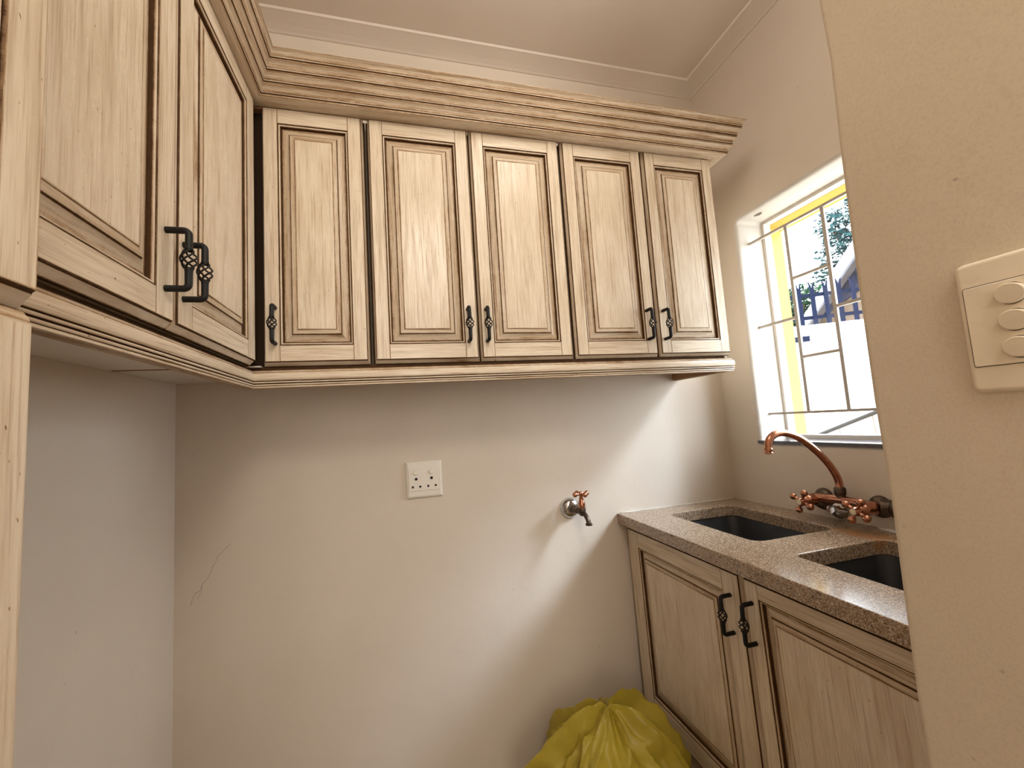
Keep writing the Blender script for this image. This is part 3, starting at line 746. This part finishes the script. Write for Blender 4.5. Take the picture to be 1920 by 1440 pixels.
for dx, dz, rr in ((-.0255, .0032, .0046), (.0232, .0032, .0046), (-.0368, -.0214, .0035), (-.0134, -.0214, .0035), (.0118, -.0214, .0035), (.0358, -.0214, .0035)):
    m = MB(); m.lathe([(rr + .0016, .0100), (rr + .0016, .0110), (rr + .0003, .0115), (rr, .0110), (rr, .0106)], (dx, 0, dz), (0, -1, 0), 16); cl = m.build('pin_collar', PVC, sk)
    m = MB(); m.lathe([(rr, .0104), (rr, .01085), (0, .01085)], (dx, 0, dz), (0, -1, 0), 16); part_label(m.build('pin_hole', HOLE, cl), 'black pin hole')

sw = thing('light_switch', 'three-lever cream light switch plate on the wall pier at the right edge', 'switch', (PX - .0012, -1.1975, 1.3090), -math.pi / 2)
m = MB(); P0 = rrect(-.0350, -.0575, .0350, .0575, .006, 4)
def rr_rows(w, h, r, n): return [(x, -n, z) for x, z in rrect(-w, -h, w, h, r, 4)]
rows = [rr_rows(.0350, .0575, .006, 0), rr_rows(.0350, .0575, .006, .0035), rr_rows(.0342, .0567, .0055, .0062), rr_rows(.0325, .0550, .004, .0078), rr_rows(.0308, .0533, .003, .0080)]
b, n = m.grid(rows, closed=True); m.cap([b + 4 * n + k for k in range(n)], False)
m.build('plate', PVC2, sw, 50)
m = MB(); rows = [rr_rows(.0306, .0353, .002, .0078), rr_rows(.0306, .0353, .002, .0083), rr_rows(.0299, .0346, .0016, .0083), rr_rows(.0299, .0346, .0016, .0078)]
m.grid(rows, closed=True, smooth=False); m.build('seam', GAPLINE, sw)
m = MB(); rows = [rr_rows(.0299, .0346, .0016, .0076), rr_rows(.0299, .0346, .0016, .0088), rr_rows(.0294, .0341, .0014, .0091)]
b, n = m.grid(rows, closed=True, smooth=False); m.cap([b + 2 * n + k for k in range(n)]); m.build('module', PVC2, sw)
for dz in (.0225, .0005, -.0218):
    m = MB(); m.lathe([(.0092, .0086), (.0092, .0094), (.0086, .0094)], (0, 0, dz), (0, -1, 0), 24); rim = m.build('lever_rim', GAPLINE, sw)
    m = MB()
    prof = []
    for (rad, hh, tl) in ((.0084, .0086, 0), (.0084, .0122, .14), (.0076, .0128, .14), (.0, .0130, .14)):
        prof.append([(max(rad, 1e-5) * 1.15 * math.cos(a), -(hh + tl * rad * math.sin(a)), dz + max(rad, 1e-5) * math.sin(a)) for a in [2 * math.pi * k / 24 for k in range(24)]])
    m.grid(prof, closed=True); m.build('lever', PVC2, sw, 20)

# ------------------------------------------------------------------ yellow refuse bag on the floor
def make_bag_mesh():
    m = MB(); rows = []; NT = 220; NR = 100
    cx, cy = 1.150, -0.275
    prof = [(0.000, .452), (.022, .452), (.058, .437), (.096, .412), (.126, .384), (.150, .352), (.170, .316), (.186, .276), (.196, .235), (.202, .18), (.200, .12), (.190, .05), (.158, .006), (.0, .004)]
    def pr(t):
        x = t * (len(prof) - 1); i = min(int(x), len(prof) - 2); f = x - i
        return prof[i][0] * (1 - f) + prof[i + 1][0] * f, prof[i][1] * (1 - f) + prof[i + 1][1] * f
    for j in range(NR + 1):
        t = j / NR; R, Z = pr(t); row = []
        for k in range(NT):
            a = 2 * math.pi * k / NT
            q = Vector((math.cos(a) * 1.5, math.sin(a) * 1.5, t * 2.0 + 4.0))
            w = a + .7 * mnoise.noise(q * .8) + .5 * t * math.sin(a * 2 + 1)
            # broad pleats with sharp crests falling from the gathered top, crossed by slanting creases
            pl = 1 - abs(math.sin(w * 2.5 + 1.9)); pl2 = 1 - abs(math.sin(w * 4.5 + .6 + 3.0 * t)); cr = abs(mnoise.noise(q * 1.6 + Vector((3, 1, 7)))); cr2 = abs(mnoise.noise(q * 3.4 + Vector((9, 2, 1))))
            fold = (pl - .36) * .30 + (pl2 - .36) * .16 - (cr - .2) * .46 - (cr2 - .2) * .22
            rr = R * (1 + fold * min(1, t * 3.2) * (1 - .25 * t))
            z = Z + (.040 * (pl - .36) + .030 * (pl2 - .36) - .07 * (cr - .2) + .02 * mnoise.noise(q * 2.2)) * max(0, 1 - abs(t - .22) * 2.0) * min(1, t * 7)
            z += .022 * math.exp(-((t - .06) / .05) ** 2) * (abs(math.cos(a - .3)) - .55)
            x = cx + rr * math.cos(a) * 1.02; y = cy + rr * math.sin(a) * .98
            x = min(x, BX - .0275 - .002 * math.sin(z * 60)); y = min(y, -.012)
            row.append((x, y, max(z, .002)))
        rows.append(row)
    m.grid(rows, closed=True)
    return m
bg = tag(make_bag_mesh().build('refuse_bag', BAG, None, 60), 'crumpled yellow plastic refuse bag slumped in the corner by the base cabinet', 'bag')

# ------------------------------------------------------------------ outside the window
structure(simple_box('trim_2', (W + WT, -14, -0.2), (26, 22, -0.02), PAVING)).name = 'ground'
u = Vector((0.8567, -0.5166)); A0 = Vector((4.3974, 1.7126)) - u * 2.2; nrm = Vector((0.5166, 0.8567))
bwall = thing('boundary_wall', 'blown-out white boundary wall outside the window', 'wall', (A0.x, A0.y, -.02), math.atan2(u.y, u.x))
m = MB(); m.box((0, 0, 0), (9.0, .2, 1.985)); m.build('wall_face', WHITEWALL, bwall)
m = MB(); m.box((0, -.02, 1.985), (9.0, .22, 2.02)); m.build('coping', WHITEWALL, bwall)
m = MB(); m.box((2.13, -.03, 1.865), (2.26, 0.0, 1.915)); part_label(m.build('wall_bracket', FENCEM, bwall), 'small dark bracket on the wall')
fn = thing('palisade_fence', 'blue-grey steel palisade fence with forked tops on the boundary wall', 'fence', (A0.x, A0.y, 2.0), math.atan2(u.y, u.x))
for z in (.09, .315):
    m = MB(); m.box((0, .095, z - .016), (9.0, .115, z + .016)); m.build('fence_rail', FENCEM, fn)
pk = MB()
pk.box((-.018, .080, .005), (.018, .095, .385))
for s in (-1, 1):
    P = [(s * .002, .080, .385), (s * .018, .080, .385), (s * .024, .080, .445), (s * .018, .080, .44)]
    pk.face(P); pk.face([(p[0], .095, p[2]) for p in P])
    for i in range(4):
        a, b = P[i], P[(i + 1) % 4]; pk.face([a, b, (b[0], .095, b[2]), (a[0], .095, a[2])])
pme = pk.mesh('picket'); pme.materials.append(FENCEM)
x = .10
while x < 8.9:
    o = D.objects.new('picket', pme); COL.objects.link(o); o.parent = fn; o.location = (x, 0, 0); x += 0.1135

hs = thing('neighbour_house', 'neighbouring gabled house with white fascia behind the fence', 'house', (9.0, 3.0, 0))
def hpart(q, name, mat): o = q.build(name, mat); place(o, hs); return o
def prism(q, pts, x0, x1):
    q.face([(x0, y, z) for y, z in pts]); q.face([(x1, y, z) for y, z in pts])
    for i in range(len(pts)):
        a, b = pts[i], pts[(i + 1) % len(pts)]; q.face([(x0, *a), (x1, *a), (x1, *b), (x0, *b)])
ap = (2.6, 5.80); e1 = (6.05, 2.40); e2 = (-.85, 2.40)
q = MB(); prism(q, [e1, ap, (ap[0], ap[1] - .33), (e1[0] - .0, e1[1] - .26)], 8.90, 8.96); hpart(q, 'fascia_board', FASCIA)
q = MB(); prism(q, [e2, ap, (ap[0], ap[1] - .33), (e2[0] - .0, e2[1] - .26)], 8.90, 8.96); hpart(q, 'fascia_board', FASCIA)
q = MB(); prism(q, [(e1[0], e1[1] - .02), (ap[0], ap[1] - .03), (ap[0], ap[1] - .12), (e1[0], e1[1] - .12)], 8.96, 13.5); hpart(q, 'roof_slope', ROOFM)
q = MB(); prism(q, [(e2[0], e2[1] - .02), (ap[0], ap[1] - .03), (ap[0], ap[1] - .12), (e2[0], e2[1] - .12)], 8.96, 13.5); hpart(q, 'roof_slope', ROOFM)
q = MB(); prism(q, [(5.35, -.02), (5.35, 2.95), (ap[0], 5.68), (0.0, 2.95), (0.0, -.02)], 9.35, 13.2); hpart(q, 'house_wall', BRICKM)
q = MB(); prism(q, [(5.30, 3.02), (4.10, 3.55), (3.4, 3.55), (ap[0], 5.60)], 9.30, 9.348); hpart(q, 'gable_soffit_shade', GABLEM)  # dark sheet painting the soffit's shadow on the gable bricks

def foliage(name, label, blobs, leaf, mat, trunk=None, group=None, cnt=900):
    root = thing(name, label, 'tree', (blobs[0][0], blobs[0][1], 0), 0, group)
    m = MB(); rnd = random.Random(len(label))
    tot = sum(b[3] ** 2 for b in blobs)
    for bx_, by_, bz_, br in blobs:
        for _ in range(int(cnt * br * br / tot)):
            d = Vector((rnd.gauss(0, 1), rnd.gauss(0, 1), rnd.gauss(0, 1))).normalized() * br * rnd.uniform(.35, 1.05) ** .6
            c = Vector((bx_, by_, bz_)) + d; a = Vector((rnd.gauss(0, 1), rnd.gauss(0, 1), rnd.gauss(0, .6))).normalized(); b_ = a.orthogonal().normalized(); l = leaf * rnd.uniform(.7, 1.3)
            m.face([c - a * l, c + b_ * l * .4 - a * l * .1, c + a * l, c - b_ * l * .4 - a * l * .1])
    fo = m.build('foliage', mat); fo['kind'] = 'stuff'; place(fo, root)
    m = MB(); b0 = blobs[0]
    m.tube([(b0[0], b0[1], 0), (b0[0] + .05, b0[1], b0[2] * .5), (b0[0], b0[1], b0[2])], [.16, .12, .05], 8)
    for b in blobs[1:]: m.tube([(b0[0], b0[1], b0[2] * .6), ((b0[0] + b[0]) / 2, (b0[1] + b[1]) / 2, (b0[2] * .6 + b[2]) / 2 + .1), b[:3]], [.07, .05, .02], 6)
    place(m.build('trunk', BARK), root)
    return root
foliage('garden_tree', 'tall leafy tree rising behind the house roof at the right of the window', [(13, 6.6, 5.9, .95), (13.2, 6.1, 6.9, .9), (13.0, 7.35, 5.6, .6), (13.1, 5.4, 6.6, 1.0), (13, 7.5, 6.4, .45), (12.9, 7.7, 5.0, .35)], .11, LEAF1, cnt=3600)
foliage('garden_bush', 'dense green bush behind the fence at the left of the window', [(11, 7.4, 3.7, .75), (11.1, 8.3, 3.6, .9), (10.9, 6.9, 3.9, .5), (11, 7.7, 2.9, .9), (11.1, 7.1, 2.7, .7)], .095, LEAF2, cnt=5000)
# grey drying rail outside, low behind the glass
dr = thing('drying_rail', 'grey sloping rail with thin white legs outside, low in the window', 'rail', (3.0, 0.2, 0))
def dpart(q, name, mat): o = q.build(name, mat); place(o, dr); return o
q = MB(); q.tube([(3.0, .56, 1.050), (3.0, -.9, 1.595)], .011, 8); dpart(q, 'top_rail', flat('grey_pipe', (.045, .05, .065), .6, 0.0, .1))
for y in (.40, .22, .04, -.14, -.32, -.5, -.7):
    q = MB(); z = 1.050 + (.56 - y) * .373; q.tube([(3.0, y, z), (3.02, y - .10, .0)], .0045, 6); dpart(q, 'thin_leg', FASCIA)
